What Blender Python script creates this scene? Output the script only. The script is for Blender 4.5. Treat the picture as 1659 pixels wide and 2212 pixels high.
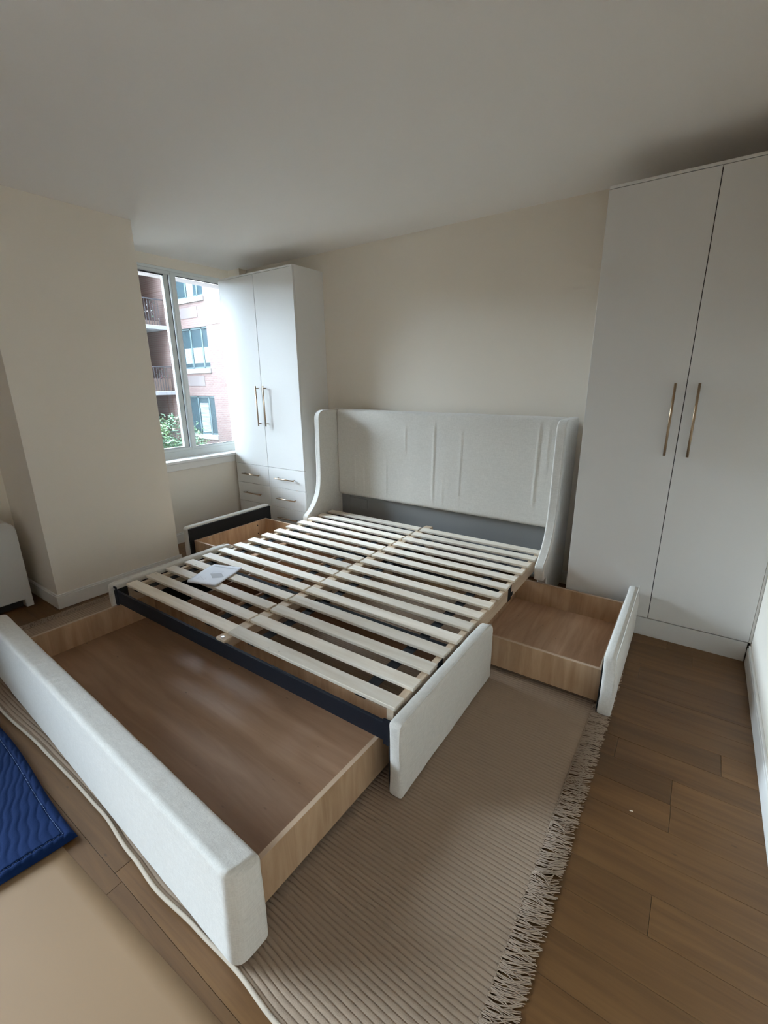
import bpy, bmesh, math, random
from mathutils import Vector, Matrix, noise
random.seed(7)
for o in list(bpy.data.objects): bpy.data.objects.remove(o)
SC = bpy.context.scene
COL = SC.collection
PI = math.pi

# ------------------------------------------------------------------ camera
CW = Vector((1.49999, -3.36424, 1.49085)); YAW, PITCH, ROLL, FPX = 0.61075, -0.28095, -0.01176, 974.576
fwd = Vector((-math.sin(YAW)*math.cos(PITCH), math.cos(YAW)*math.cos(PITCH), math.sin(PITCH)))
rt = fwd.cross(Vector((0, 0, 1))).normalized(); up = rt.cross(fwd)
r2 = math.cos(ROLL)*rt + math.sin(ROLL)*up; u2 = -math.sin(ROLL)*rt + math.cos(ROLL)*up
cam = bpy.data.cameras.new('camera'); co = bpy.data.objects.new('camera', cam); COL.objects.link(co)
cam.sensor_fit = 'HORIZONTAL'; cam.sensor_width = 36; cam.lens = 36*FPX/1659; cam.clip_start = .02; cam.clip_end = 200
M = Matrix((r2, u2, -fwd)).transposed().to_4x4(); M.translation = CW; co.matrix_world = M
SC.camera = co

# ------------------------------------------------------------------ world, daylight, exposure
w = bpy.data.worlds.new('overcast_sky'); SC.world = w; w.use_nodes = True
bg = w.node_tree.nodes['Background']; bg.inputs[0].default_value = (.69, .86, 1.02, 1); bg.inputs[1].default_value = 54.0
SC.view_settings.view_transform = 'Standard'; SC.view_settings.look = 'None'
SC.view_settings.exposure = 0.56; SC.view_settings.gamma = 1.0; SC.view_settings.use_curve_mapping = False
cy = SC.cycles
cy.use_denoising = True; cy.max_bounces = 10; cy.diffuse_bounces = 10; cy.glossy_bounces = 3; cy.transparent_max_bounces = 12
cy.sample_clamp_indirect = 6.0; cy.caustics_reflective = False; cy.caustics_refractive = False
def portal(name, y0, y1, z0, z1):
    l = bpy.data.lights.new(name, 'AREA'); l.shape = 'RECTANGLE'; l.size = y1-y0; l.size_y = z1-z0; l.cycles.is_portal = True
    o = bpy.data.objects.new(name, l); COL.objects.link(o)
    o.location = (-2.74, (y0+y1)/2, (z0+z1)/2); o.rotation_euler = Vector((1, 0, 0)).to_track_quat('-Z', 'Y').to_euler()
    o.rotation_euler = (Matrix(((0, 0, -1), (1, 0, 0), (0, -1, 0)))).to_euler()
portal('window_portal', -1.427, -.09, .80, 2.5)
portal('window_portal', -6.1, -3.7, .80, 2.5)

# ------------------------------------------------------------------ materials
def newmat(name):
    m = bpy.data.materials.new(name); m.use_nodes = True; nt = m.node_tree
    return m, nt, nt.nodes['Principled BSDF']
def mat(name, col, rough=.6, metal=0, bump=0, bscale=200, spec=.5, var=0):
    m, nt, b = newmat(name)
    b.inputs['Base Color'].default_value = (*col, 1); b.inputs['Roughness'].default_value = rough
    b.inputs['Metallic'].default_value = metal; b.inputs['Specular IOR Level'].default_value = spec
    tc = nt.nodes.new('ShaderNodeTexCoord')
    if bump:
        n = nt.nodes.new('ShaderNodeTexNoise'); n.inputs['Scale'].default_value = bscale; n.inputs['Detail'].default_value = 3
        bp = nt.nodes.new('ShaderNodeBump'); bp.inputs['Strength'].default_value = bump; bp.inputs['Distance'].default_value = .002
        nt.links.new(tc.outputs['Object'], n.inputs['Vector']); nt.links.new(n.outputs[0], bp.inputs['Height']); nt.links.new(bp.outputs[0], b.inputs['Normal'])
    if var:
        n2 = nt.nodes.new('ShaderNodeTexNoise'); n2.inputs['Scale'].default_value = 2.5; n2.inputs['Detail'].default_value = 4
        cr = nt.nodes.new('ShaderNodeMixRGB'); cr.inputs[1].default_value = (*[c*(1-var) for c in col], 1); cr.inputs[2].default_value = (*[min(1, c*(1+var)) for c in col], 1)
        nt.links.new(tc.outputs['Object'], n2.inputs['Vector']); nt.links.new(n2.outputs[0], cr.inputs[0]); nt.links.new(cr.outputs[0], b.inputs['Base Color'])
    return m
def wood(name, c1, c2, axis='x', fine=14, rough=.5, rnd=.10, knots=False, stretch=12, bump=.15):
    m, nt, b = newmat(name); L = nt.links
    tc = nt.nodes.new('ShaderNodeTexCoord'); mp = nt.nodes.new('ShaderNodeMapping'); oi = nt.nodes.new('ShaderNodeObjectInfo')
    s = [fine*stretch/4]*3; s['xyz'.index(axis)] = fine/4; mp.inputs['Scale'].default_value = s
    ad = nt.nodes.new('ShaderNodeVectorMath'); ad.operation = 'ADD'
    mu = nt.nodes.new('ShaderNodeMath'); mu.operation = 'MULTIPLY'; mu.inputs[1].default_value = 37
    L.new(oi.outputs['Random'], mu.inputs[0]); L.new(tc.outputs['Object'], ad.inputs[0]); L.new(mu.outputs[0], ad.inputs[1]); L.new(ad.outputs[0], mp.inputs['Vector'])
    n = nt.nodes.new('ShaderNodeTexNoise'); n.inputs['Scale'].default_value = 1; n.inputs['Detail'].default_value = 6; n.inputs['Roughness'].default_value = .6; n.inputs['Distortion'].default_value = .6
    L.new(mp.outputs[0], n.inputs['Vector'])
    rp = nt.nodes.new('ShaderNodeValToRGB'); rp.color_ramp.elements[0].position = .32; rp.color_ramp.elements[1].position = .68
    rp.color_ramp.elements[0].color = (*c1, 1); rp.color_ramp.elements[1].color = (*c2, 1); L.new(n.outputs[0], rp.inputs[0])
    # broad slow variation
    mp2 = nt.nodes.new('ShaderNodeMapping'); s2 = [fine*stretch/40]*3; s2['xyz'.index(axis)] = fine/22; mp2.inputs['Scale'].default_value = s2
    L.new(ad.outputs[0], mp2.inputs['Vector'])
    n2 = nt.nodes.new('ShaderNodeTexNoise'); n2.inputs['Scale'].default_value = 1; n2.inputs['Detail'].default_value = 3; n2.inputs['Distortion'].default_value = 1.0
    L.new(mp2.outputs[0], n2.inputs['Vector'])
    mr = nt.nodes.new('ShaderNodeMapRange'); mr.inputs[1].default_value = .3; mr.inputs[2].default_value = .7; mr.inputs[3].default_value = .86; mr.inputs[4].default_value = 1.12
    L.new(n2.outputs[0], mr.inputs[0])
    mr2 = nt.nodes.new('ShaderNodeMapRange'); mr2.inputs[3].default_value = 1-rnd; mr2.inputs[4].default_value = 1+rnd; L.new(oi.outputs['Random'], mr2.inputs[0])
    mm = nt.nodes.new('ShaderNodeMath'); mm.operation = 'MULTIPLY'; L.new(mr.outputs[0], mm.inputs[0]); L.new(mr2.outputs[0], mm.inputs[1])
    vm = nt.nodes.new('ShaderNodeVectorMath'); vm.operation = 'SCALE'; L.new(rp.outputs[0], vm.inputs[0]); L.new(mm.outputs[0], vm.inputs['Scale'])
    out = vm.outputs[0]
    if knots:
        vo = nt.nodes.new('ShaderNodeTexVoronoi'); mp3 = nt.nodes.new('ShaderNodeMapping'); s3 = [3.2]*3; s3['xyz'.index(axis)] = 1.3; mp3.inputs['Scale'].default_value = s3
        L.new(ad.outputs[0], mp3.inputs['Vector']); L.new(mp3.outputs[0], vo.inputs['Vector'])
        k = nt.nodes.new('ShaderNodeMapRange'); k.inputs[1].default_value = .02; k.inputs[2].default_value = .075; k.inputs[3].default_value = .55; k.inputs[4].default_value = 1.0
        L.new(vo.outputs['Distance'], k.inputs[0]); v2 = nt.nodes.new('ShaderNodeVectorMath'); v2.operation = 'SCALE'
        L.new(out, v2.inputs[0]); L.new(k.outputs[0], v2.inputs['Scale']); out = v2.outputs[0]
    L.new(out, b.inputs['Base Color']); b.inputs['Roughness'].default_value = rough
    bp = nt.nodes.new('ShaderNodeBump'); bp.inputs['Strength'].default_value = bump; bp.inputs['Distance'].default_value = .001
    L.new(n.outputs[0], bp.inputs['Height']); L.new(bp.outputs[0], b.inputs['Normal'])
    return m
def fabric(name, col, col2, scale=900):
    m, nt, b = newmat(name); L = nt.links
    tc = nt.nodes.new('ShaderNodeTexCoord'); outs = []
    for s in ((scale*.12, scale*.12, scale*1.0), (scale*1.0, scale*1.0, scale*.12), (scale, scale*.12, scale)):
        mp = nt.nodes.new('ShaderNodeMapping'); mp.inputs['Scale'].default_value = [v*.35 for v in s]
        L.new(tc.outputs['Object'], mp.inputs['Vector'])
        n = nt.nodes.new('ShaderNodeTexNoise'); n.inputs['Scale'].default_value = 1; n.inputs['Detail'].default_value = 2
        L.new(mp.outputs[0], n.inputs['Vector']); outs.append(n.outputs[0])
    a = nt.nodes.new('ShaderNodeMath'); a.operation = 'ADD'; L.new(outs[0], a.inputs[0]); L.new(outs[1], a.inputs[1])
    a2 = nt.nodes.new('ShaderNodeMath'); a2.operation = 'ADD'; L.new(a.outputs[0], a2.inputs[0]); L.new(outs[2], a2.inputs[1])
    mr = nt.nodes.new('ShaderNodeMapRange'); mr.inputs[1].default_value = 1.1; mr.inputs[2].default_value = 1.9; L.new(a2.outputs[0], mr.inputs[0])
    mx = nt.nodes.new('ShaderNodeMixRGB'); mx.inputs[1].default_value = (*col, 1); mx.inputs[2].default_value = (*col2, 1)
    L.new(mr.outputs[0], mx.inputs[0]); L.new(mx.outputs[0], b.inputs['Base Color'])
    b.inputs['Roughness'].default_value = .95; b.inputs['Specular IOR Level'].default_value = .15
    b.inputs['Sheen Weight'].default_value = .25
    bp = nt.nodes.new('ShaderNodeBump'); bp.inputs['Strength'].default_value = .35; bp.inputs['Distance'].default_value = .0012
    L.new(a2.outputs[0], bp.inputs['Height'])
    n3 = nt.nodes.new('ShaderNodeTexNoise'); n3.inputs['Scale'].default_value = 9; n3.inputs['Detail'].default_value = 4; L.new(tc.outputs['Object'], n3.inputs['Vector'])
    bp2 = nt.nodes.new('ShaderNodeBump'); bp2.inputs['Strength'].default_value = .25; bp2.inputs['Distance'].default_value = .01
    L.new(n3.outputs[0], bp2.inputs['Height']); L.new(bp.outputs[0], bp2.inputs['Normal']); L.new(bp2.outputs[0], b.inputs['Normal'])
    return m
def glassy(name, refl=.06, tint=(1, 1, 1)):
    m = bpy.data.materials.new(name); m.use_nodes = True; nt = m.node_tree; nt.nodes.remove(nt.nodes['Principled BSDF'])
    t = nt.nodes.new('ShaderNodeBsdfTransparent'); t.inputs[0].default_value = (*tint, 1)
    g = nt.nodes.new('ShaderNodeBsdfGlossy'); g.inputs['Roughness'].default_value = .01
    fr = nt.nodes.new('ShaderNodeFresnel'); fr.inputs[0].default_value = 1.45
    mx = nt.nodes.new('ShaderNodeMixShader'); nt.links.new(fr.outputs[0], mx.inputs[0])
    nt.links.new(t.outputs[0], mx.inputs[1]); nt.links.new(g.outputs[0], mx.inputs[2]); nt.links.new(mx.outputs[0], nt.nodes['Material Output'].inputs[0])
    return m
def emis(name, col, s):
    m, nt, b = newmat(name); b.inputs['Emission Color'].default_value = (*col, 1); b.inputs['Emission Strength'].default_value = s
    return m
def brickmat(name, axis):
    m, nt, b = newmat(name); L = nt.links
    tc = nt.nodes.new('ShaderNodeTexCoord'); sp = nt.nodes.new('ShaderNodeSeparateXYZ'); cb = nt.nodes.new('ShaderNodeCombineXYZ')
    L.new(tc.outputs['Object'], sp.inputs[0]); L.new(sp.outputs['X' if axis == 'x' else 'Y'], cb.inputs[0]); L.new(sp.outputs['Z'], cb.inputs[1])
    br = nt.nodes.new('ShaderNodeTexBrick'); br.inputs['Scale'].default_value = 1
    br.inputs['Brick Width'].default_value = .21; br.inputs['Row Height'].default_value = .072; br.inputs['Mortar Size'].default_value = .008
    br.inputs['Color1'].default_value = (.062, .033, .028, 1); br.inputs['Color2'].default_value = (.085, .05, .043, 1); br.inputs['Mortar'].default_value = (.09, .078, .073, 1)
    L.new(cb.outputs[0], br.inputs['Vector']); L.new(br.outputs['Color'], b.inputs['Base Color']); b.inputs['Roughness'].default_value = .9
    return m
MW = mat('wall_paint', (.80, .735, .64), .85, bump=.08, bscale=260)
MC = mat('ceiling_paint', (.83, .80, .76), .9, bump=.05, bscale=220)
MT = mat('trim_paint', (.80, .78, .74), .45)
MSILL = mat('sill_paint', (.86, .87, .86), .35)
MWF = mat('window_frame_white', (.72, .75, .74), .35)
MGASK = mat('window_gasket', (.03, .03, .035), .6)
MWD = mat('wardrobe_lacquer', (.715, .70, .675), .42, bump=.03, bscale=500)
MDARK = mat('gap_shade', (.03, .027, .025), .9)  # dark colour stands in for the shade inside gaps
MBRASS = mat('brushed_brass', (.40, .285, .185), .33, 1)
MFAB = fabric('ivory_linen', (.60, .57, .52), (.71, .68, .625))
MBLK = mat('black_dust_cloth', (.006, .006, .007), .95, bump=.3, bscale=900)
MMET = mat('black_powder_coated_steel', (.007, .009, .016), .6, 0, bump=.05, spec=.25)
MPINE = wood('pale_pine', (.75, .655, .53), (.89, .82, .715), 'x', 10, .6, .09, True, 9)
MPINEY = wood('pale_pine_rail', (.56, .42, .29), (.72, .58, .43), 'y', 10, .6, .08, False, 9)
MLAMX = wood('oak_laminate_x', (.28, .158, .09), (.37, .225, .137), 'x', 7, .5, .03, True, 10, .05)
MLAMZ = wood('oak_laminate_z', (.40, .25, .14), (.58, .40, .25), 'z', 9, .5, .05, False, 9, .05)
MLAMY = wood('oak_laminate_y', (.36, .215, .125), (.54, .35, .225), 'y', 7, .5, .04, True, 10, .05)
MEDGE = mat('drawer_edge_band', (.50, .36, .25), .5)
MOAK = wood('oak_floor', (.104, .047, .014), (.160, .078, .025), 'x', 9, .42, .17, True, 14, .08)
MSUB = mat('floor_joint', (.06, .035, .02), .9)
MRUG = mat('rug_cotton', (.375, .28, .205), .97, bump=.9, bscale=700, spec=.1, var=.07)
MFRI = mat('rug_fringe_cotton', (.41, .315, .24), .97, spec=.1, var=.15)
MHEM = mat('rug_edge_cotton', (.52, .44, .35), .97, bump=.6, bscale=500, spec=.1, var=.1)
MBLU = mat('navy_quilting', (.005, .019, .075), .9, spec=.12, bump=.5, bscale=120, var=.3)
MSTI = mat('pale_stitching', (.16, .24, .42), .8)
MKRA = mat('kraft_paper', (.26, .158, .078), .75, bump=.12, bscale=30, var=.05)
MPAP = mat('booklet_paper', (.80, .81, .87), .55)
MINK = mat('grey_print', (.36, .37, .42), .7)
MINK2 = mat('pale_grey_print', (.60, .61, .66), .7)
MRAD = mat('radiator_enamel', (.62, .60, .56), .4)
MGREYB = mat('grey_lining_cloth', (.235, .235, .235), .95, bump=.3, bscale=700)
MSTEEL = mat('steel', (.6, .6, .6), .3, 1)
MGL = glassy('window_glass')
MBRX = brickmat('red_brick_x', 'x'); MBRY = brickmat('red_brick_y', 'y')
MCONC = mat('pale_concrete', (.17, .175, .185), .85); MCONC2 = mat('limestone_sill', (.18, .172, .165), .85)
MFG = mat('dark_window_glass', (.02, .034, .04), .12, spec=.6); MFF = mat('grey_green_window_frame', (.055, .078, .083), .5)
MBLI = mat('white_blind', (.16, .20, .21), .7); MVENT = mat('brown_vent_grille', (.075, .062, .06), .6)
MRAILB = mat('dark_railing', (.03, .03, .035), .5); MREED = mat('reed_screen', (.12, .085, .07), .9, bump=.5, bscale=60)
MLEAF = mat('leaf_green', (.025, .062, .028), .6, var=.6); MLEAF2 = mat('leaf_bright', (.055, .10, .035), .6, var=.4)
MBARK = mat('bark', (.07, .05, .04), .9); MGRD = mat('courtyard_paving', (.46, .44, .41), .9)
MFF2 = mat('pale_door_frame', (.22, .24, .25), .5); MFG2 = mat('balcony_door_glass', (.12, .15, .17), .15, spec=.6); MBOUNCE = mat('pale_bounce_wall', (.26, .24, .21), .9); MFLW = mat('white_flowers', (.3, .29, .29), .8); MPNK = mat('pink_flowers', (.30, .13, .14), .8)  # pale stone tone is chosen to bounce light from unseen blocks
MGLOW = emis('warm_glow', (1, .72, .35), 2.2)

# ------------------------------------------------------------------ helpers
class MB:
    def __init__(s): s.v = []; s.f = []
    def box(s, x0, x1, y0, y1, z0, z1):
        n = len(s.v); s.v += [(x, y, z) for z in (z0, z1) for y in (y0, y1) for x in (x0, x1)]
        s.f += [tuple(n+i for i in q) for q in ((0, 2, 3, 1), (4, 5, 7, 6), (0, 1, 5, 4), (2, 6, 7, 3), (0, 4, 6, 2), (1, 3, 7, 5))]
        return s
    def prism(s, pts, ax, a0, a1):
        """closed outline (2-D points in the plane normal to ax) pushed from a0 to a1"""
        n = len(s.v); k = len(pts)
        def P(p, a): return {'x': (a, p[0], p[1]), 'y': (p[0], a, p[1]), 'z': (p[0], p[1], a)}[ax]
        s.v += [P(p, a0) for p in pts]+[P(p, a1) for p in pts]
        s.f.append(tuple(range(n+k-1, n-1, -1))); s.f.append(tuple(range(n+k, n+2*k)))
        s.f += [(n+i, n+(i+1) % k, n+k+(i+1) % k, n+k+i) for i in range(k)]
        return s
    def tube(s, path, r, n=8, cap=True):
        path = [Vector(p) for p in path]; b = len(s.v); prev = None
        for i, p in enumerate(path):
            t = (path[min(i+1, len(path)-1)]-path[max(i-1, 0)]).normalized()
            a = prev if prev is not None else (Vector((0, 0, 1)) if abs(t.z) < .9 else Vector((1, 0, 0)))
            e1 = (a-t*a.dot(t)).normalized(); e2 = t.cross(e1); prev = e1
            rr = r[i] if isinstance(r, (list, tuple)) else r
            s.v += [tuple(p+rr*(math.cos(2*PI*j/n)*e1+math.sin(2*PI*j/n)*e2)) for j in range(n)]
        for i in range(len(path)-1):
            s.f += [(b+i*n+j, b+i*n+(j+1) % n, b+(i+1)*n+(j+1) % n, b+(i+1)*n+j) for j in range(n)]
        if cap: s.f.append(tuple(b+j for j in range(n-1, -1, -1))); s.f.append(tuple(b+(len(path)-1)*n+j for j in range(n)))
        return s
    def grid(s, nu, nv, fn):
        b = len(s.v); s.v += [tuple(fn(i/nu, j/nv)) for j in range(nv+1) for i in range(nu+1)]
        s.f += [(b+j*(nu+1)+i, b+j*(nu+1)+i+1, b+(j+1)*(nu+1)+i+1, b+(j+1)*(nu+1)+i) for j in range(nv) for i in range(nu)]
        return s
    def mesh(s, name, m, bevel=0, seg=2, smooth=False, fixn=True):
        me = bpy.data.meshes.new(name); me.from_pydata(s.v, [], s.f)
        bm = bmesh.new(); bm.from_mesh(me)
        if fixn: bmesh.ops.recalc_face_normals(bm, faces=bm.faces)
        if bevel:
            bmesh.ops.bevel(bm, geom=[e for e in bm.edges if len(e.link_faces) == 2 and e.calc_face_angle(0) > .6], offset=bevel, segments=seg, profile=.5, affect='EDGES', clamp_overlap=True)
        if smooth:
            for f in bm.faces: f.smooth = True
        bm.to_mesh(me); bm.free(); me.materials.append(m)
        return me
    def build(s, name, m, parent=None, bevel=0, seg=2, smooth=False, fixn=True):
        o = bpy.data.objects.new(name, s.mesh(name, m, bevel, seg, smooth, fixn)); COL.objects.link(o)
        if parent: o.parent = parent
        if smooth and bevel:
            wn = o.modifiers.new('wn', 'WEIGHTED_NORMAL'); wn.keep_sharp = False; wn.weight = 90
        return o
def box(name, m, parent, x0, x1, y0, y1, z0, z1, bevel=.001, seg=1, smooth=False):
    return MB().box(x0, x1, y0, y1, z0, z1).build(name, m, parent, bevel, seg, smooth)
def tag(o, label=None, cat=None, group=None, kind=None):
    if label: o['label'] = label
    if cat: o['category'] = cat
    if group: o['group'] = group
    if kind: o['kind'] = kind
    return o
def empty(name, loc=(0, 0, 0), parent=None):
    o = bpy.data.objects.new(name, None); o.location = loc; o.empty_display_size = .1; COL.objects.link(o)
    if parent: o.parent = parent
    return o
def copy_tree(o, parent=None):
    c = o.copy(); COL.objects.link(c); c.parent = parent
    for ch in list(o.children): copy_tree(ch, c)
    return c
def struct(o): o['kind'] = 'structure'; return o
def cushion(x0, x1, y0, y1, z0, z1, n, r, plane='xz', R=.05, corners=(1, 1, 1, 1), disp=None):
    """upholstered slab: a box surface grid rounded by r at its edges and by R at the outline's corners
       corners = (lo-lo, hi-lo, lo-hi, hi-hi) in the outline plane; disp(p, normal) -> offset"""
    nx, ny, nz = n; mb = MB(); lo = (x0, y0, z0); hi = (x1, y1, z1)
    def face(ax, side, na, nb):
        o = [i for i in range(3) if i != ax]
        def fn(u, v):
            p = [0, 0, 0]; p[ax] = hi[ax] if side else lo[ax]
            # denser towards the edges
            uu = .5-.5*math.cos(PI*u)*(.35)-.5*(1-2*u)*.65; vv = .5-.5*math.cos(PI*v)*(.35)-.5*(1-2*v)*.65
            p[o[0]] = lo[o[0]]+(hi[o[0]]-lo[o[0]])*uu; p[o[1]] = lo[o[1]]+(hi[o[1]]-lo[o[1]])*vv
            return p
        mb.grid(na, nb, fn)
    face(0, 0, ny, nz); face(0, 1, ny, nz); face(1, 0, nx, nz); face(1, 1, nx, nz); face(2, 0, nx, ny); face(2, 1, nx, ny)
    a, b = {'xz': (0, 2), 'yz': (1, 2)}[plane]
    out = []
    for p in mb.v:
        q = [min(max(p[i], lo[i]+r), hi[i]-r) for i in range(3)]
        d = Vector([p[i]-q[i] for i in range(3)]); L = d.length
        nrm = d.normalized() if L > 1e-9 else Vector((0, 0, 1))
        # square-to-sphere style rounding keeps spacing even
        p2 = [q[i]+nrm[i]*min(r, max(abs(d[0]), abs(d[1]), abs(d[2]))) for i in range(3)] if L > 1e-9 else list(p)
        for ci, (sa, sb) in enumerate(((0, 0), (1, 0), (0, 1), (1, 1))):
            Rc = R*corners[ci]
            if Rc <= 0: continue
            ea = hi[a]-Rc if sa else lo[a]+Rc; eb = hi[b]-Rc if sb else lo[b]+Rc
            u = (p2[a]-ea)/Rc*(1 if sa else -1); v = (p2[b]-eb)/Rc*(1 if sb else -1)
            if u > 0 and v > 0:
                u = min(u, 1); v = min(v, 1)
                un, vn = u*math.sqrt(max(0, 1-v*v/2)), v*math.sqrt(max(0, 1-u*u/2))
                p2[a] = ea+un*Rc*(1 if sa else -1); p2[b] = eb+vn*Rc*(1 if sb else -1)
        if disp: p2 = list(disp(Vector(p2), nrm))
        out.append(tuple(p2))
    mb.v = out
    return mb
def weld(o, d=.0004):
    bm = bmesh.new(); bm.from_mesh(o.data); bmesh.ops.remove_doubles(bm, verts=bm.verts, dist=d)
    bmesh.ops.recalc_face_normals(bm, faces=bm.faces)
    for f in bm.faces: f.smooth = True
    bm.to_mesh(o.data); bm.free(); return o
def nz(p, s=1.0, k=0.0): return noise.noise(Vector(p)*s+Vector((k, k*1.7, -k)))

# ================================================================== ROOM
H = 2.591; XW = 1.892; XL = -2.52; XO = -2.80; YF = -7.0
floor = struct(box('floor', MSUB, None, XO, XW+.1, YF-.1, .12, -.08, -.012, 0))
PW = .1265
k = 0; y1 = -.5885+5*PW
while y1 > YF:
    y0 = y1-PW; x = -2.53 - random.uniform(0, 1.1); yy1 = min(y1, .02)
    while x < XW:
        L = random.choice((.75, 1.1, 1.35, 1.6, 1.9)); xa, xb = max(x, -2.53), min(x+L, XW+.02)
        if abs(y1+.5885) < .01 and xa < 1.3 < xb: xb = 1.646; L = xb-x
        if xb-xa > .03 and y0 < .01:
            p = MB().box(-(xb-xa)/2+.0006, (xb-xa)/2-.0006, -PW/2+.0005, PW/2-.0005, -.012, -.0006+random.uniform(0, .0005)).build('plank', MOAK, floor, .0005, 1)
            p.location = ((xa+xb)/2, (y0+y1)/2, 0)
        x += L
    y1 = y0
struct(box('ceiling', MC, None, XO, XW+.1, YF-.1, .12, H, H+.1, 0))
struct(box('wall_back', MW, None, XO, XW+.1, 0, .12, -.05, H+.02, 0))
struct(box('wall_right', MW, None, XW, XW+.1, YF-.1, .12, -.05, H+.02, 0))
struct(box('wall_front', mat('dim_unseen_wall_paint', (.22, .18, .14), .8), None, XO, XW+.1, YF-.1, YF, -.05, H+.02, 0))  # unseen wall, coloured dark to cut bounced light
W2 = (-6.1, -3.7)
wl = MB()
wl.box(XO, XL, -.09, .0, 0, H).box(XO, XL, -1.40, -.09, 0, .77).box(XO, -2.695, -1.40, -.09, 2.505, H)
wl.box(XO, XL, W2[1], -1.40, 0, H).box(XO, XL, W2[0], W2[1], 0, .77).box(XO, -2.695, W2[0], W2[1], 2.505, H).box(XO, XL, YF, W2[0], 0, H)
struct(wl.build('wall_left', MW))
struct(box('wall_column', MW, None, XL-.02, -1.978, -2.334, -1.427, 0, H, .002, 2))
def base_run(name, pts, h=.104, t=.013):
    """skirting with a stepped top run along straight pieces: (x0,y0,x1,y1,nx,ny) with the outward normal"""
    mb = MB()
    for x0, y0, x1, y1, nx, ny in pts:
        for tt, za, zb in ((t, 0, h-.014), (t*.55, h-.014, h-.005), (t*.8, h-.005, h)):
            mb.box(min(x0, x1, x0+nx*tt, x1+nx*tt), max(x0, x1, x0+nx*tt, x1+nx*tt), min(y0, y1, y0+ny*tt, y1+ny*tt), max(y0, y1, y0+ny*tt, y1+ny*tt), za, zb)
    return struct(mb.build(name, MT, None, .0015, 1))
base_run('baseboard_right', [(XW, -.50, XW, YF, -1, 0)])
base_run('baseboard_column', [(-1.978, -2.347, -1.978, -1.414, 1, 0), (XL, -2.334, -1.9785, -2.334, 0, -1), (XL, -1.427, -1.9785, -1.427, 0, 1)])
base_run('baseboard_left', [(XL, -1.413, XL, -.39, 1, 0), (XL, YF+.02, XL, -2.348, 1, 0)])
base_run('baseboard_back', [(-1.49, 0, .925, 0, 0, -1)])
base_run('baseboard_front', [(-2.5, YF, 1.87, YF, 0, 1)])
def window(name, y0, y1, stile, flip=False):
    r = struct(empty(name, (-2.72, (y0+y1)/2, .8))); off = Vector(r.location)
    def bx(n, m, *a, bevel=.002):
        o = box(n, m, r, *a, bevel=bevel); o.matrix_parent_inverse = Matrix.Translation(-off); return o
    fr = MB().box(-2.775, -2.700, y0, y1, .79, .856).box(-2.775, -2.705, y0, y1, .856, .880)
    fr.box(-2.775, -2.700, y0, y1, 2.482, 2.505).box(-2.775, -2.712, y0, y1, 2.455, 2.482).box(-2.775, -2.70, y0, y0+.04, .88, 2.46).box(-2.775, -2.70, y1-.04, y1, .88, 2.46)
    o = fr.build('frame', MWF, r, .002, 1); o.matrix_parent_inverse = Matrix.Translation(-off)
    bx('mullion', MWF, -2.765, -2.695, stile+.025, stile+.072, .87, 2.47)
    bx('gasket', MGASK, -2.742, -2.727, stile+.012, stile+.020, .882, 2.462, bevel=0)
    s = MB().box(-2.765, -2.725, stile-.035, stile+.012, .878, 2.462).box(-2.765, -2.725, y0+.04, stile-.03, .878, .892).box(-2.765, -2.725, y0+.04, stile-.03, 2.448, 2.462)
    o = s.build('sash', MWF, r, .002, 1); o.matrix_parent_inverse = Matrix.Translation(-off)
    g = MB().box(-2.728, -2.716, stile+.072, y1-.04, .88, .885).box(-2.728, -2.716, stile+.072, y1-.04, 2.450, 2.456).box(-2.728, -2.716, y0+.04, stile-.035, 2.440, 2.449)
    o = g.build('gasket', MGASK, r); o.matrix_parent_inverse = Matrix.Translation(-off)
    bx('pane', MGL, -2.752, -2.748, y0+.04, stile-.03, .885, 2.455, bevel=0)
    bx('pane', MGL, -2.730, -2.726, stile+.07, y1-.04, .875, 2.46, bevel=0)
    bx('sill', MSILL, -2.77, -2.482, y0, y1, .770, .797, bevel=.004)
    bx('apron', MT, XL, -2.503, y0, y1, .705, .769, bevel=.002)
    return r
window('window_1', -1.425, -.091, -.755)
window('window_2', W2[0]+.001, W2[1]-.001, -4.9)

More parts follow.
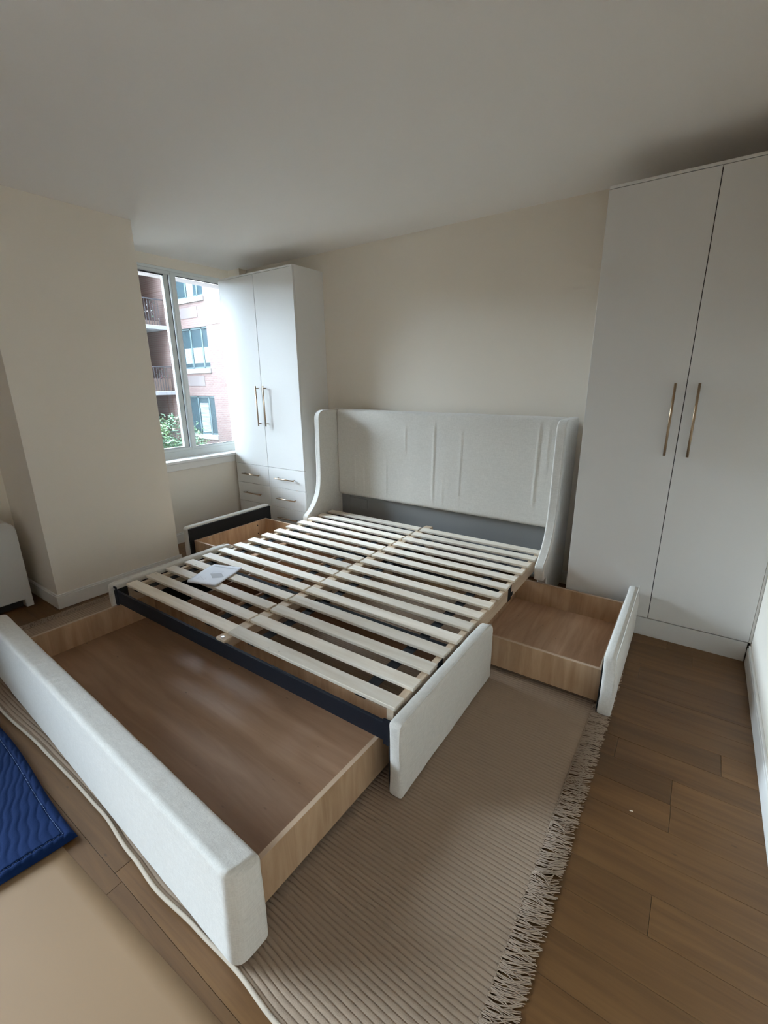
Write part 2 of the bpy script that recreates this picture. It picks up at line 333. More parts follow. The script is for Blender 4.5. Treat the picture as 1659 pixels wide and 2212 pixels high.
# ================================================================== WARDROBES
def handle(parent, x, z, L, y, horiz=False):
    mb = MB(); r = .0062; yo = y-.035
    if horiz:
        mb.tube([(x-L/2, yo, z), (x+L/2, yo, z)], r, 10)
        for s in (-1, 1): mb.tube([(x+s*(L/2-.022), yo, z), (x+s*(L/2-.022), y+.001, z)], .0045, 8)
    else:
        mb.tube([(x, yo, z-L/2), (x, yo, z+L/2)], r, 10)
        for s in (-1, 1): mb.tube([(x, yo, z+s*(L/2-.022)), (x, y+.001, z+s*(L/2-.022))], .0045, 8)
    o = mb.build('handle', MBRASS, parent, 0, 1, False)
    for f in o.data.polygons: f.use_smooth = len(f.vertices) == 4
    return o
def wardrobe(x0, x1, D, base, doorz, drawers, label, filler=None):
    r = empty('wardrobe', (0, 0, 0)); tag(r, label, 'wardrobe')
    y = -D; t = .019; top = 2.44
    c = MB().box(x0+.0015, x0+.018, y+t+.003, -.002, 0, top).box(x1-.018, x1-.0015, y+t+.003, -.002, 0, top).box(x0+.018, x1-.018, y+t+.003, -.002, top-.018, top).box(x0+.018, x1-.018, y+t+.02, -.02, base, base+.018).box(x0+.018, x1-.018, -.02, -.004, 0, top-.018)
    c.box(x0+.0015, x1-.0015, y+.001, y+t+.003, top-.014, top)
    c.build('carcass', MWD, r, .0008, 1)
    box('plinth', MWD, r, x0+.002, x1-.002, y+.001, y+t, 0, base-.004, .0008)
    xm = (x0+x1)/2
    box('gap_shade_sheet', MDARK, r, x0+.019, x1-.019, y+t+.0035, y+t+.0075, base+.02, top-.02, 0)  # dark sheet painted as the shade behind the door gaps
    for s, (a, b) in enumerate(((x0, xm-.0018), (xm+.0018, x1))):
        d = box('door', MWD, r, a, b, y, y+t, doorz+.0018, top-.017, .0008)
        handle(d, xm-.048 if s == 0 else xm+.056, 1.2795, .374, y)
        for k in range(drawers):
            zt = doorz-.0018-.2*k
            dr = box('drawer', MWD, r, a, b, y, y+t, zt-.1965, zt, .0008)
            handle(dr, (-2.236 if s == 0 else -1.740), zt-.098, .262, y, True)
    if filler: box('filler_strip', MWD, r, x1+.0015, filler, y+.004, y+.022, base-.002, top, .0005)
    return r
wardrobe(-2.4852, -1.4944, .3803, .0915, .6915, 3, 'narrow white wardrobe by the window with six small drawers')
wardrobe(.9269, 1.8777, .4944, .117, .117, 0, 'tall plain white wardrobe beside the right wall, doors down to the plinth', filler=XW-.001)

# ================================================================== BED
bed = empty('storage_bed', (-.24514, -2.21009, 0)); bed.location.z = .005; bed.rotation_euler = (0, .006, .00937)
tag(bed, 'linen upholstered wingback storage bed with bare slats and open drawers', 'bed')
FT = .009   # top of the rug
# slats
sl = {}
for s in (-1, 1):
    sl[s] = MB().box(-.484, .484, 0, .068, 0, .0165).mesh('slat', MPINE, .0022, 1)
for i in range(15):
    for s in (-1, 1):
        o = bpy.data.objects.new('slat', sl[s]); COL.objects.link(o); o.parent = bed
        x = s*.4855+random.uniform(-.002, .002)+(-.008 if s < 0 and i else 0)+(.012 if s < 0 and i == 0 else 0)
        o.location = (x, .0005+.1323*i+random.uniform(-.003, .003), .3155+random.uniform(-.0006, .0008)); o.rotation_euler = (0, 0, random.uniform(-.003, .003))
        if s > 0: o.scale = (.997, 1, 1)
# rails that carry the slats, joists and legs
cb = box('centre_beam', MPINEY, bed, -.033, .033, -.046, 2.03, .262, .3135, .002)
MB().tube([(.0, -.028, .3115), (.0, -.028, .3165)], .0075, 12).build('screw', MSTEEL, cb)
for s, xa in ((-1, -.955), (1, .925)):
    box('edge_rail', MPINEY, bed, xa, xa+.033, .006, 1.98, .226, .3135, .002)
for xs in (-.855, -.165, .165, .80):
    MB().box(xs-.026, xs+.026, .004, 1.93, .3085, .3105).build('slat_strap', MBLK, bed)
for x, ya in ((.9585, 1.245), (.9585, .35)):
    MB().box(x, x+.0022, ya, ya+.05, .224, .3165).build('slat_strap', MBLK, bed)
ra = MB().box(-.983, .983, -.052, -.046, .222, .302).box(-.983, .983, -.046, -.034, .222, .226).box(-.983, .983, -.046, -.038, .298, .302)
ra.build('foot_rail', MMET, bed, .0015, 2)
MB().box(-.985, -.955, -.060, -.0525, .215, .332).build('bracket', MMET, bed, .001)
MB().box(.955, .985, -.060, -.0525, .215, .325).build('bracket', MMET, bed, .001)
MB().tube([(-.972, -.062, .318), (-.972, -.056, .318)], .007, 12).build('bolt', MSTEEL, bed)
box('cross_board', MLAMX, bed, -.93, .90, .60, .618, .10, .232, .001)
for y in (.62, 1.25, 1.9):
    lg = box('centre_leg', MPINEY, bed, -.03, .03, y+.12, y+.17, FT+.018, .262, .002)
    MB().tube([(0, y+.145, FT), (0, y+.145, FT+.019)], .022, 12).build('foot', MBLK, lg)
for xa in (-.66, -.375):
    box('support_board', MLAMY, bed, xa, xa+.016, .20, 1.9, .03, .222, .001)
box('cross_rail', MBLK, bed, -.98, .96, 1.30, 1.33, .235, .262, .001)
box('cross_rail', MBLK, bed, -.98, .96, .56, .59, .235, .262, .001)
# upholstered side rails with black backs
def pucker(p, n, amp=.0012): 
    k = amp*nz(p, 26)+amp*.8*nz(p, 9, 3)
    return p+n*k
def siderail(s, y0, y1, z1, inner, outer):
    x0, x1 = min(s*inner, s*outer), max(s*inner, s*outer)
    def dp(p, n):
        p = pucker(p, n, .0014)
        t = max(0, 1-abs(p.y-y0)/.10); p.x += s*.004*t*math.sin(min(1, max(0, p.z/.33))*PI)
        hh = max(0, p.y-(y1-.16))/.16; p.z -= .012*hh*hh if p.z > .2 else 0
        return p
    o = weld(cushion(x0, x1, y0, y1, .012, z1, (5, 60, 26), .014, 'yz', .035, (.4, .5, .6, 1.4), dp).build('side_rail', MFAB, bed))
    # welt along the outer face
    xo = s*(outer-.0075); pts = []
    def q(y, z): pts.append((xo, y, z))
    for z in [z1-.02-(z1-.05)*i/14 for i in range(15)][::-1]: q(y0+.0035+.004*math.sin(z*19), z)
    q(y0+.012, z1-.006)
    for i in range(1, 26): q(y0+.012+(y1-y0-.06)*i/25, z1-.0015)
    q(y1-.02, z1-.016); q(y1-.006, z1-.05)
    for i in range(8): q(y1-.002, z1-.07-i*.03)
    MB().tube(pts, .0022, 6).build('welt', MFAB, o, smooth=True)
    box('backing', MBLK, o, min(s*(inner-.004), s*(inner+.002)), max(s*(inner-.004), s*(inner+.002)), y0+.012, y1-.015, .02, z1-.035, 0)
siderail(1, -.076, .800, .337, .986, 1.042)
siderail(-1, -.066, .822, .339, .990, 1.045)

# headboard
RID = ((-.70, .5, .75, .004), (-.45, .52, .8, .003), (-.26, .92, 1.12, .004), (.011, .55, 1.16, .0045), (.247, .6, 1.1, .003), (.832, .62, 1.2, .005), (.90, .9, 1.18, .003), (-.62, .5, .7, .003), (-.80, .5, .95, .003), (.10, .52, .7, .002))
def hdisp(p, n):
    p = p+n*(.0016*nz(p, 5)+.0008*nz(p, 18, 2))
    if n.y < -.5 or abs(p.y-2.05) < .01:
        for xr, za, zb, a in RID:
            d = p.x-xr-.012*(p.z-.8)
            if abs(d) < .05 and za-.05 < p.z < zb+.05:
                e = min(1, max(0, (p.z-za+.05)/.1))*min(1, max(0, (zb+.05-p.z)/.1)); e = e*e*(3-2*e)
                p.y -= a*.75*e*(math.exp(-(d/.010)**2)-.5*math.exp(-((d-.02)/.018)**2))
    return p
hb = weld(cushion(-1.002, 1.002, 2.048, 2.165, .458, 1.246, (300, 5, 44), .028, 'xz', .01, (0, 0, 0, 0), hdisp).build('headboard', MFAB, bed))
box('lower_panel', MGREYB, hb, -1.000, 1.000, 2.100, 2.150, .06, .50, .002)
for a, b, z0, z1 in ((-.998, -.90, .06, .47), (-.90, -.70, .33, .43)): box('lining_patch', MGREYB, hb, a, b, 2.096, 2.1005, z0, z1, .001)
def arc(cx, cz, r, a0, a1, n): return [(cx+r*math.cos(math.radians(a0+(a1-a0)*i/n)), cz+r*math.sin(math.radians(a0+(a1-a0)*i/n))) for i in range(n+1)]
wo = [(2.165, .03), (2.165, 1.246)]+arc(1.890, 1.176, .071, 90, 180, 8)+[(1.817, 1.05), (1.815, .9), (1.813, .76), (1.810, .66), (1.803, .60), (1.789, .54), (1.765, .485), (1.735, .44), (1.70, .40), (1.66, .366), (1.625, .345), (1.612, .33), (1.610, .30), (1.612, .24), (1.705, .235), (1.705, .03)]
for s in (-1, 1):
    a, b = (1.000, 1.064) if s > 0 else (-1.060, -.998)
    o = MB().prism(wo, 'x', a, b).build('wing', MFAB, hb, .011, 4, True)
    inset = [(p[0]-.0, p[1]) for p in wo[2:-4]]
    MB().tube([(b-.012 if s > 0 else a+.012, p[0]+.0005, p[1]+(.001 if i < 9 else 0)) for i, p in enumerate(inset)], .002, 6).build('welt', MFAB, o, smooth=True)

# drawers
def tray(parent, x0, x1, y0, y1, z0, z1, t, floor_m, wx, wy, loc=(0, 0, 0), rot=0):
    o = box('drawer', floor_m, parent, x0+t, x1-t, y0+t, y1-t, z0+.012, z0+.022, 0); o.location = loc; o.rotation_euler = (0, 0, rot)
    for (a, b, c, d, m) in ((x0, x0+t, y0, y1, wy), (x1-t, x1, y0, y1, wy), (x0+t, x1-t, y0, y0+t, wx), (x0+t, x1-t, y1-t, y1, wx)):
        p = box('drawer_side', m, o, a, b, c, d, z0, z1-.0012, .0006)
        box('edge_band', MEDGE, o, a+.0004, b-.0004, c+.0004, d-.0004, z1-.0012, z1, 0)
    return o
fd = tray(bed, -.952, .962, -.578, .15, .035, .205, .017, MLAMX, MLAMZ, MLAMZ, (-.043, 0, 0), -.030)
def fdisp(p, n):
    p = p+n*(.0016*nz(p, 5)+.0008*nz(p, 22, 2))
    if n.z > .3 or p.z > .27:    # puckers across the top
        if -1.0 < p.x < .1 and p.y > -.688:
            w = math.exp(-((p.x+.55)/.35)**2)*max(0, nz((p.x, 0, 0), 7, 1)+.35)
            p.z += .0065*w*math.sin(p.x*150+8*nz(p, 3))*max(0, 1-abs(p.y+.64)/.045)
    return p
def slope(p, n):
    p = fdisp(p, n)
    for sx, xe in ((1, 1.040), (-1, -1.095)):      # the vertical outer corners are softly rounded in plan
        Rr = .045; u = (p.x*sx-(xe*sx-Rr))/Rr; v = ((-.678+Rr)-p.y)/Rr
        if u > 0 and v > 0:
            u = min(u, 1.02); v = min(v, 1.02); un = u*math.sqrt(max(0, 1-v*v/2)); vn = v*math.sqrt(max(0, 1-u*u/2))
            p.x = sx*(xe*sx-Rr+un*Rr); p.y = -.678+Rr-vn*Rr
    if p.z > .2: p.z -= .020*max(0, (p.y+.665)/.085)*((p.z-.2)/.12)
    p.y -= .012*(1-p.z/.33) if p.y < -.63 else 0
    return p
fr = weld(cushion(-1.095, 1.040, -.678, -.580, .014, .338, (220, 12, 34), .015, 'xz', .036, (.15, .15, .7, .7), slope).build('drawer_front', MFAB, fd))
fr.rotation_euler = (0, 0, -.020)
bk = box('backing', MBLK, fd, -.93, .94, -.5795, -.5785, .03, .203, 0)

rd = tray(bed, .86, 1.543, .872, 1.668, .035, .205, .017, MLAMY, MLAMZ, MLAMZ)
def sdisp(p, n): return p+n*(.0015*nz(p, 7, 4)+.0009*nz(p, 24, 2))
def rdisp(p, n):
    p = sdisp(p, n); t = max(0, 1-abs(p.y-.80)/.08)
    p.x += .005*t*math.sin(min(1, max(0, p.z/.31))*PI); p.x -= .010*max(0, (p.z-.22)/.1)*(1 if n.x > .2 else 0)
    return p
r1 = weld(cushion(1.546, 1.606, .800, 1.696, .014, .325, (6, 70, 26), .016, 'yz', .045, (.5, .5, .6, 1.2), rdisp).build('drawer_front', MFAB, rd))
box('backing', MBLK, r1, 1.5435, 1.5475, .812, 1.685, .022, .290, 0)
pts = [(1.598, .8035+.002*math.sin(z*25), z) for z in [.03+.26*i/14 for i in range(15)]]+[(1.597, .815+.86*i/20, .3225) for i in range(21)]
MB().tube(pts, .0022, 6).build('welt', MFAB, r1, smooth=True)

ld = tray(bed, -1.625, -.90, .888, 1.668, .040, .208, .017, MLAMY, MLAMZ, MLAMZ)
l1 = weld(cushion(-1.705, -1.645, .842, 1.752, .014, .328, (6, 70, 26), .016, 'yz', .035, (.5, .5, .8, .8), sdisp).build('drawer_front', MFAB, ld))
box('backing', MBLK, l1, -1.647, -1.626, .856, 1.738, .022, .312, 0)
for zz in (.085, .165):
    for yy in (1.55,):
        MB().tube([(-1.6085, yy, zz), (-1.6065, yy, zz)], .006, 10).build('screw', MBLK, ld)
for yy, zz in ((1.0, .19), (1.02, .19)):
    MB().tube([(-1.60, yy, zz), (-1.606, yy, zz)], .004, 8).build('screw', MSTEEL, ld)

# ================================================================== RUG
rug = empty('rug', (0, -1.9, 0)); tag(rug, 'ribbed beige cotton rug with fringed ends lying under the bed', 'rug')
RX0, RX1, RY0, RY1 = -1.828, 1.273, -2.957, -.62
EDGE = ((-1.9, -2.945), (-1.04, -2.938), (-.60, -2.922), (-.27, -2.919), (-.07, -2.921), (.18, -2.941), (.35, -2.952), (.54, -2.942), (.70, -2.938), (.87, -2.949), (1.3, -2.962))
def edge_y(x):   # wavy front edge
    for (xa, ya), (xb, yb) in zip(EDGE, EDGE[1:]):
        if x <= xb or xb == 1.3:
            t = min(1, max(0, (x-xa)/(xb-xa))); t = t*t*(3-2*t); return ya+(yb-ya)*t+.005
def lift(x, d):
    """the front edge ripples up off the floor; d is the distance in from the edge"""
    a = max(0, 1-d/.05); a = a*a
    return a*(.003+.006*max(0, math.sin(x*4.2+.6))*(1 if x < .9 else 0))
P = .0158; NR = int((RY1-RY0)/P)
rb = MB()
prof = [(0, .0034), (.09, .0058), (.25, .0071), (.5, .0076), (.75, .0071), (.91, .0058)]
ys = []
for i in range(NR):
    for f, h in prof: ys.append(((i+f)*P, h))
ys.append((NR*P, .0034))
NX = 90
def rugpt(u, j):
    x = RX0+(RX1-RX0)*u; d, h = ys[j]; ye = edge_y(x)
    d2 = d; fade = max(0, 1-d/.4); y = RY0+d+(ye-RY0)*fade
    return (x, y, h-.0005+lift(x, d)+.0006*nz((x*3, y*3, 0), 1.0))
b0 = 0
rb.v = [rugpt(i/NX, j) for j in range(len(ys)) for i in range(NX+1)]
rb.f = [(j*(NX+1)+i, j*(NX+1)+i+1, (j+1)*(NX+1)+i+1, (j+1)*(NX+1)+i) for j in range(len(ys)-1) for i in range(NX)]
o = rb.build('rug_body', MRUG, rug, smooth=True); o.location = (0, 1.9, 0)
hem = MB().tube([(RX0+(RX1-RX0)*i/160, edge_y(RX0+(RX1-RX0)*i/160)-.001, .0062+lift(RX0+(RX1-RX0)*i/160, 0)) for i in range(161)], .0062, 8)
hem.build('edge_cord', MHEM, rug, smooth=True).location = (0, 1.9, 0)
for side, xe, yA, yB in ((1, RX1, RY0+.01, -1.0), (-1, RX0, RY0+.05, RY1)):
    fb = MB(); y = yA
    while y < yB:
        sway = .030+.045*nz((y*2.2, side, 0), 1.0)
        nst = random.randint(8, 11); curl = random.random() < .12
        for q in range(nst):
            yy = y+(q-nst/2)*.0019; L = random.uniform(.068, .086)*(1.0 if not curl else .9)
            dy = sway+random.uniform(-.014, .014); path = []
            wob = random.uniform(-.010, .010); zt = random.uniform(.003, .008); ph = random.uniform(0, 2)
            for t in range(8):
                f = t/7
                x = xe-.002+side*L*f*(1 if not curl else math.sin(f*2.2)/1.0)
                yv = yy+(q-nst/2)*.0012*f*2+dy*f*f+wob*math.sin(f*PI+ph)
                if curl: yv += .03*f*math.cos(f*3+ph)
                z = .0065*(1-f)+.0035*f+zt*math.sin(f*PI)+(.010*math.sin(f*PI) if curl else 0)
                path.append((x, yv, z))
            fb.tube(path, .00125, 4, False)
        y += .0195*random.uniform(.9, 1.1)
    fo = fb.build('fringe', MFRI, rug, smooth=True, fixn=False); fo['kind'] = 'stuff'; fo.location = (0, 1.9, 0)
    kb = MB(); y = yA
    while y < yB:
        kb.tube([(xe-.004*side, y-.006, .006), (xe+.001*side, y, .0085), (xe-.004*side, y+.006, .006)], .002, 5); y += .0195
    kn = kb.build('knots', MRUG, rug, smooth=True); kn['kind'] = 'stuff'; kn.location = (0, 1.9, 0)

# ================================================================== PAPER, BLANKET, BOOKLET, CHIP
def kp(u, v):
    x = -1.9+3.4*u; y = -5.0+(1.965-.0)*v
    y = -5.0+v*(5.0-3.050+.040*max(0, (x+.05)))
    z = .0010+.0028*(.5+.5*math.sin(x*3.1+y*5.2+1))*(.5+.5*math.sin(y*3-x*2))*min(1, (1-v)*6)
    return (x, y, z)
kr = MB().grid(60, 40, kp).build('kraft_paper', MKRA, None, smooth=True); sm = kr.modifiers.new('s', 'SOLIDIFY'); sm.thickness = .0006
tag(kr, 'sheet of brown kraft paper spread on the oak floor', 'paper')
bl = empty('moving_blanket', (-.8, -3.6, 0)); tag(bl, 'navy blue quilted moving blanket lying on the brown paper', 'blanket')
BX0, BX1, BY0, BY1 = -1.9, -.052, -4.6, -3.004
def tri(t): t = t % 1; return 1-4*abs(t-.5)
def bp_(u, v):
    # cell-dense near the visible corner
    x = BX1-(BX1-BX0)*(1-u)**1.6; y = BY1-(BY1-BY0)*(1-v)**1.6
    dx, dy = BX1-x, BY1-y
    ph = (y*.95+x*.30+.0035*math.sin(x*62+y*5)+.016*math.sin(x*7+y*9))/.0235
    z = .026+.0034*abs(math.sin(PI*ph))**.7+.004*nz((x, y, 0), 6)+.003*nz((x, y, 0), 15, 3)
    e = min(dx, dy)
    if e < .022: z = .0065+(z-.0065)*math.sqrt(max(0, 1-(1-e/.022)**2))
    elif e < .034: z -= .0035*math.sin((e-.022)/.012*PI)
    yy = y+.030*min(1, max(0, (BX1-x)/.9))*min(1, max(0, 1-(BY1-y)*3))+.006*math.sin(x*7)*max(0, 1-(BY1-y)*3)
    xx = x+(-.018*min(1, max(0, BY1-y)*4.5))+.004*math.sin(y*14)*(1 if dx < .5 else 0)
    return (xx, yy, z)
o = MB().grid(330, 330, bp_).build('quilted_cover', MBLU, bl, smooth=True); o.location = (.8, 3.6, 0)
st = MB()
def stitch(x, y):
    u = 1-((BX1-x)/(BX1-BX0))**(1/1.6); v = 1-((BY1-y)/(BY1-BY0))**(1/1.6); p = bp_(u, v); return (p[0], p[1], p[2]+.0006)
for k in range(70):
    a = k*.011; st.tube([stitch(BX1-.030, BY1-.03-a), stitch(BX1-.030, BY1-.0365-a)], .0008, 4)
    st.tube([stitch(BX1-.03-a, BY1-.030), stitch(BX1-.0365-a, BY1-.030)], .0008, 4)
so = st.build('stitching', MSTI, bl); so['kind'] = 'stuff'; so.location = (.8, 3.6, 0)

bk = empty('instruction_booklet', (-.86, -1.84, .34)); tag(bk, 'white instruction booklet lying on the bed slats', 'booklet')
A, B, Cc, Dd = Vector((-1.006, -1.741, 0)), Vector((-.795, -1.682, 0)), Vector((-.714, -1.941, 0)), Vector((-.918, -2.012, 0))
def bpt(u, v, dz=0):   # u along A->B (short side), v along A->D
    p = (A*(1-u)+B*u)*(1-v)+(Dd*(1-u)+Cc*u)*v
    base = .3402-(-.006)*0+(p.x+.245)*-.006
    c = max(0, v-.80)/.20; cc = c*c*(1-u)
    z = base+.0035+.004*math.sin(v*PI*1.5)*(1-u)+.010*math.sin(min(1, c)*PI*.8)*(1-u*.8)-.004*cc+.006*max(0, 1-v*5)*u
    return Vector((p.x+.012*cc, p.y+.010*cc, z+dz))
loc = Vector(bk.location)
pg = MB().grid(14, 20, lambda u, v: bpt(u, v)-loc).build('cover', MPAP, bk, smooth=True)
s2 = pg.modifiers.new('s', 'SOLIDIFY'); s2.thickness = .0012; s2.offset = -1
MB().grid(14, 20, lambda u, v: bpt(.006+u*.988, v*.985+.005, -.0022)-loc).build('pages', MPAP, bk, smooth=True)
ink = MB(); ink2 = MB()
def iq(mb, pts): 
    n = len(mb.v); mb.v += [tuple(bpt(u, v, .0005)-loc) for u, v in pts]; mb.f.append(tuple(range(n, n+len(pts))))
def iline(mb, a, b, w):
    d = Vector((b[0]-a[0], (b[1]-a[1])*1.35)); nrm = Vector((-d.y, d.x)).normalized()*w
    iq(mb, [(a[0]-nrm.x, a[1]-nrm.y/1.35), (b[0]-nrm.x, b[1]-nrm.y/1.35), (b[0]+nrm.x, b[1]+nrm.y/1.35), (a[0]+nrm.x, a[1]+nrm.y/1.35)])
u = .12; random.seed(3)
while u < .90:
    L = random.uniform(.018, .04)
    iq(ink, [(u, .095), (u+L*.55, .095), (u+L*.55, .118), (u, .118)]); iq(ink, [(u, .118), (u+L*.25, .118), (u+L*.25, .135), (u, .135)]); u += L
# small line drawing of a bed: deck rhombus, slat lines, headboard
c0 = [(.36, .50), (.62, .40), (.86, .56), (.60, .67)]
iq(ink2, c0)
for i in range(4): iline(ink, c0[i], c0[(i+1) % 4], .005)
for k in range(1, 9):
    t = k/9; iline(ink, (c0[0][0]*(1-t)+c0[3][0]*t, c0[0][1]*(1-t)+c0[3][1]*t), (c0[1][0]*(1-t)+c0[2][0]*t, c0[1][1]*(1-t)+c0[2][1]*t), .003)
for a, b in (((.36, .50), (.36, .40)), ((.62, .40), (.62, .30)), ((.36, .40), (.62, .30)), ((.18, .66), (.40, .78)), ((.18, .66), (.20, .80)), ((.20, .80), (.42, .80)), ((.42, .80), (.40, .70))): iline(ink2, a, b, .004)
for k in range(6): iline(ink2, (.5+k*.05, .93), (.53+k*.05, .93), .004)
ink.build('cover_print', MINK, bk, fixn=False)['kind'] = 'stuff'; ink2.build('cover_print', MINK2, bk, fixn=False)['kind'] = 'stuff'

ch = MB().prism([(0, 0), (.016, .004), (.022, .001), (.019, -.003), (.004, -.004)], 'z', .0, .0025).build('wood_chip', MPINE, None); ch.scale = (.6, .6, .6); ch.location = (1.49, -1.835, 0); ch.rotation_euler = (0, 0, .2)
tag(ch, 'tiny pale wood chip on the bare oak floor beside the rug', 'wood chip')

# ================================================================== RADIATOR COVER
rad = empty('radiator_cover', (-2.36, -3.2, 0)); tag(rad, 'white enamelled radiator cover standing beside the column', 'radiator')
outl = [(-3.95, .062), (-3.95, .625)]+[(-2.49+.075*math.cos(math.radians(a)), .55+.075*math.sin(math.radians(a))) for a in range(90, -1, -10)]+[(-2.415, .004), (-2.460, .004), (-2.460, .062)]
o = MB().prism(outl, 'x', -2.515, -2.19).build('cabinet', MRAD, rad, .006, 3, True); o.location = (2.36, 3.2, 0)
o = MB().box(-2.51, -2.235, -3.94, -2.466, .004, .060).build('gap_shade_block', MDARK, rad); o.location = (2.36, 3.2, 0)  # dark block stands in for the shade under the cabinet
g = MB()
for k in range(20): g.box(-2.46, -2.26, -3.8+k*.06, -3.77+k*.06, .6255, .6275)
o = g.build('top_grille', MRAD, rad, .0005, 1); o.location = (2.36, 3.2, 0)

# ================================================================== OUTSIDE
struct(box('ground', MGRD, None, -60, -3.2, -40, 30, -6.2, -6.0, 0))
FY = 7.896; FX = -16.674
apt = empty('apartment_building', (-15, 9, -6)); tag(apt, 'red brick apartment building across the courtyard seen through the window', 'building')
off = Matrix.Translation((15, -9, 6))
def ab(name, m, *a, bevel=0, parent=None):
    o = box(name, m, parent or apt, *a, bevel=bevel)
    if parent is None: o.matrix_parent_inverse = off
    return o
def am(mb, name, m, parent=None, **k):
    o = mb.build(name, m, parent or apt, **k)
    if parent is None: o.matrix_parent_inverse = off
    return o
WINS = [(-3.23, -1.70), (-.53, 1.03), (2.07, 3.60), (4.66, 6.20), (7.3, 8.8)]
VEN = [(-1.29, -.90), (1.41, 1.80), (3.95, 4.34), (6.6, 7.0)]
wx0, wx1 = -16.38, -14.51; zt = 9.2
mb = MB()
mb.box(FX, wx0, FY, FY+.3, -6, zt).box(wx1, -13.45, FY, FY+.3, -6, zt)
zs = -6
for z0, z1 in WINS: mb.box(wx0, wx1, FY, FY+.3, zs, z0-.17); zs = z1
mb.box(wx0, wx1, FY, FY+.3, zs, zt)
am(mb, 'brick_wall', MBRX)
am(MB().box(-13.45, -8, FY, FY+.3, -6, zt), 'brick_wall', MBRX)
am(MB().box(-18.6, FX, FY-.311, FY+.3, -6, zt), 'brick_wall', MBRY)
am(MB().box(-18.6, FX, 3.2, 3.6, -6, zt), 'brick_wall', MBRY)
am(MB().box(-18.9, -18.6, 3.2, FY+.3, -6, zt), 'brick_wall', MBRY)
ab('string_course', MCONC2, -14.4, -13.46, FY-.015, FY, 3.64, 3.66)
ab('corner_pipe', MCONC, -13.44, -13.05, FY-.16, FY, -6, zt, bevel=.03)
for k in range(14): ab('pipe_clamp', MVENT, -13.47, -13.40, FY-.17, FY-.05, -4.5+k*1.0, -4.46+k*1.0)
for i, (z0, z1) in enumerate(WINS):
    f = MB().box(wx0, wx1, FY+.06, FY+.12, z1-.07, z1).box(wx0, wx1, FY+.06, FY+.12, z0, z0+.07)
    for xx in (wx0, -15.72, -14.99, wx1-.06): f.box(xx, xx+.07, FY+.06, FY+.12, z0, z1)
    fo = am(f, 'window', MFF)
    for a, b in ((wx0+.07, -15.72), (-15.65, -14.99), (-14.92, wx1-.06)):
        ab('pane', MFG, a, b, FY+.09, FY+.10, z0+.07, z1-.07, parent=fo)
    if i in (1, 2, 3):
        lo, hi = {1: (z0+.1, z1-.28), 2: (z0+.22, z0+.80), 3: (z0+.05, z1-.1)}[i]
        n = 22 if i != 3 else 9; bb = MB()
        for a, b in (((-15.60, -15.05),) if i == 1 else ((-16.2, -15.76), (-15.62, -15.03), (-14.90, -14.60)) if i == 2 else ((-15.6, -15.2),)):
            if i == 3:
                for q in range(n): bb.box(a+(b-a)*q/n, a+(b-a)*(q+.7)/n, FY+.075, FY+.088, lo, hi)
            else:
                for q in range(n): bb.box(a, b, FY+.075, FY+.088, lo+(hi-lo)*q/n, lo+(hi-lo)*(q+.72)/n)
        bo = bb.build('blind', MBLI, fo)
    ab('sill', MCONC2, wx0-.05, wx1+.04, FY-.06, FY+.06, z0-.17, z0, bevel=.01)
for z0, z1 in VEN:
    g = MB().box(-16.2, -14.975, FY-.012, FY+.0, z0, z1)
    go = am(g, 'vent_grille', MVENT)
# unseen rest of our own building, massed to cut sky light on facades
ob = MB().box(XO, 8, -40, 24, H+.12, 24).box(XO, 8, .13, 24, -6, H+.12).box(XO, 8, -40, YF-.11, -6, H+.12).box(XO, 8, YF-.11, .13, -6, -.09)
ob.box(-4.25, XO, -2.4, 1.2, H+.15, H+.32)  # unseen slab added over the window to block high sky light
struct(ob.build('wall_exterior_sky_block', MBRY))
# unseen blocks added around the courtyard to block and bounce sky light
for nm, lab, a in (('apartment_building', 'unseen range across the courtyard, shaped to trim low sky light', (-26, -16.7, -40, -12.5, -6, 6.3)), ('low_sky_blocker', 'unseen low block added to set sky light through the window', (-26, -16.7, -12.4, 3.15, -6, 4.0)), ('apartment_building', 'unseen tall block added to keep sky light off the column', (-9.5, -3.6, -24, -14, -6, 24))):
    e = empty(nm, (0, 0, 0)); tag(e, lab, 'building'); box('sky_block_wall', MBOUNCE, e, *a, bevel=0)
# balconies in the recess
for i, zs in enumerate((-3.9, -1.36, 1.22, 3.72, 6.35)):
    ab('balcony_slab', MCONC, -18.6, FX+.06, 3.6, FY-.311, zs-.15, zs, bevel=.01)
    d = ab('balcony_door', MFF2, -18.56, -18.50, 4.4, 7.57, zs, zs+2.25)
    for a, b in ((4.5, 5.2), (5.3, 5.98), (6.08, 6.75), (6.85, 7.48)): ab('pane', MFG2, -18.50, -18.49, a, b, zs+.1, zs+2.15, parent=d)
    ab('balcony_rail', MRAILB, FX-.03, FX+.02, 3.62, FY-.33, zs+.93, zs+.97)
    rb_ = MB()
    for k in range(36): rb_.box(FX-.015, FX+.005, 3.66+k*.105, 3.675+k*.105, zs+.002, zs+.93)
    am(rb_, 'balusters', MRAILB)
    if i in (2, 3): ab('wall_bracket', MCONC, -18.48, -18.40, 6.2, 7.3, zs-.62-.6, zs-.55-.6)
sc_ = MB()
for k in range(22): sc_.box(FX-.06, FX-.045, 6.3+k*.055, 6.3+k*.055+.048, 1.222, 1.72+.02*math.sin(k*2.1))
am(sc_, 'reed_screen', MREED)
lp = empty('glowing_bars', (-18.0, 6.75, 5.1)); tag(lp, 'warm glowing bars over the upper balcony', 'lamp')
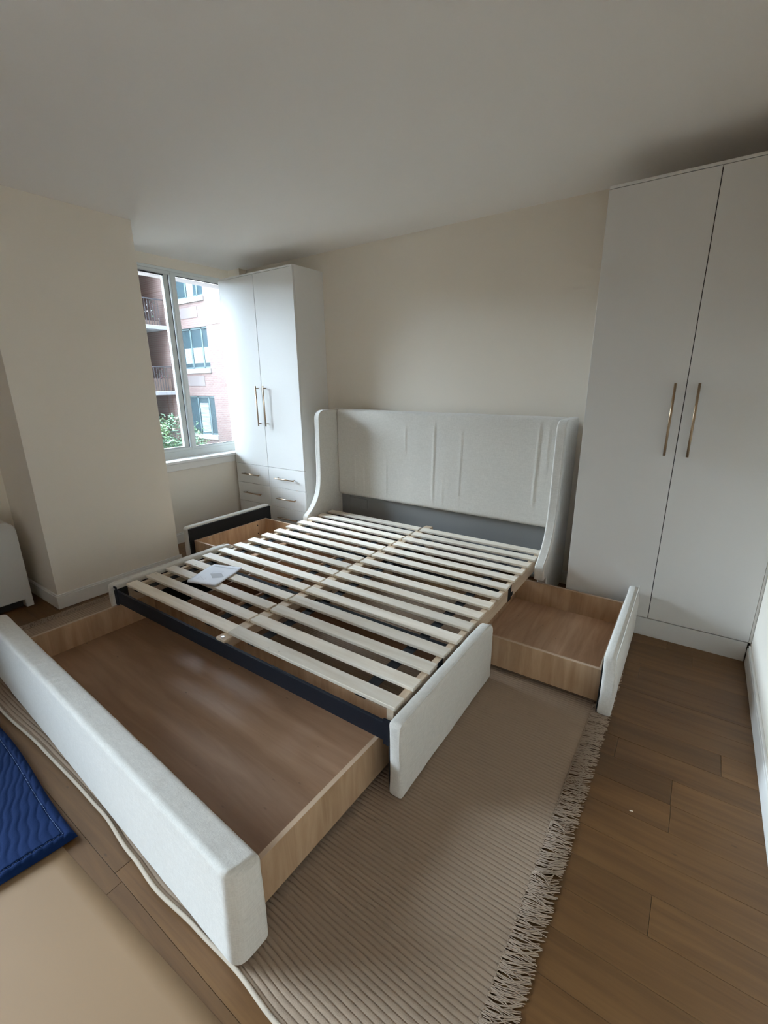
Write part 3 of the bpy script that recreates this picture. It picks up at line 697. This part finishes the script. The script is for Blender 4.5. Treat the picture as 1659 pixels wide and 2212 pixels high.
for p, q in (((.12, -.32, -.10), (.12, -.05, -.12)), ((.12, .02, -.05), (.12, .42, -.08)), ((.12, .10, .20), (.12, .36, -.28)), ((.12, -.32, .28), (.12, -.12, .26))):
    MB().tube([p, q], .025, 6).build('glow_bar', MGLOW, lp)  # warm emissive bars over the upper balcony
MB().tube([(.12, .2, .0), (0, .2, 1.08)], .01, 5).build('cord', MRAILB, lp)
def flowers(name, x, y0, y1, z, lab, m, hz, grp=None):
    r = empty(name, (x, (y0+y1)/2, z)); tag(r, lab, 'plant', grp)
    MB().box(-.08, .08, -(y1-y0)/2, (y1-y0)/2, 0, .16).build('trough', MREED, r, .01)
    f = MB(); g = MB()
    for k in range(60):
        p = Vector((random.uniform(-.1, .12), random.uniform(-(y1-y0)/2, (y1-y0)/2), random.uniform(.18, hz))); s = random.uniform(.02, .045)
        d = [Vector((random.uniform(-1, 1), random.uniform(-1, 1), random.uniform(-1, 1))).normalized()*s for _ in range(3)]
        mb = f if k % 2 else g; n = len(mb.v); mb.v += [tuple(p+d[0]), tuple(p+d[1]), tuple(p+d[2]), tuple(p-d[0])]; mb.f += [(n, n+1, n+2), (n, n+2, n+3)]
    fo = f.build('blossoms', m, r, fixn=False); fo['kind'] = 'stuff'; g2 = g.build('foliage', MLEAF, r, fixn=False); g2['kind'] = 'stuff'
flowers('flower_trough', FX-.13, 6.55, 7.35, 3.722, 'trough of white flowers behind the upper balcony railing', MFLW, 1.0)
flowers('flower_trough', FX-.16, 6.6, 7.45, 1.222, 'trough of pink flowers behind the lower balcony railing', MPNK, 1.02)

tr = empty('courtyard_tree', (-14.4, 5.2, -6)); tag(tr, 'leafy green tree in the courtyard below the brick balconies', 'tree')
tb = MB().tube([(0, 0, 0), (.05, .03, 2.2), (0, .1, 4.4)], [.16, .11, .04], 8)
for a in range(9): tb.tube([(0, .05, 2.6+a*.22), (math.cos(a*2.3)*.5, .1+math.sin(a*2.3)*.5, 3.4+a*.25), (math.cos(a*2.3)*1.0, .1+math.sin(a*2.3)*1.0, 4.0+a*.27)], [.05, .03, .01], 5)
tb.build('trunk', MBARK, tr, smooth=True)
for mi, m in enumerate((MLEAF, MLEAF2)):
    lf = MB()
    for cl in range(75 if mi == 0 else 40):
        while True:
            c = Vector((random.uniform(-1, 1), random.uniform(-1, 1), random.uniform(-1, 1)))
            if .35 < c.length < 1: break
        c = Vector((c.x*1.5, .25+c.y*1.7, 4.75+c.z*1.75))
        for q in range(42):
            p = c+Vector((random.gauss(0, .16), random.gauss(0, .16), random.gauss(0, .12)))
            if p.z > 6.55: continue
            a = Vector((random.uniform(-1, 1), random.uniform(-1, 1), random.uniform(-.6, .5))).normalized(); b = a.cross(Vector((random.uniform(-1, 1), random.uniform(-1, 1), 1))).normalized()
            s = random.uniform(.05, .09); n = len(lf.v)
            lf.v += [tuple(p), tuple(p+a*s+b*s*.45), tuple(p+a*s*2.1), tuple(p+a*s-b*s*.45)]; lf.f += [(n, n+1, n+2), (n, n+2, n+3)]
    lo_ = lf.build('foliage', m, tr, fixn=False); lo_['kind'] = 'stuff'
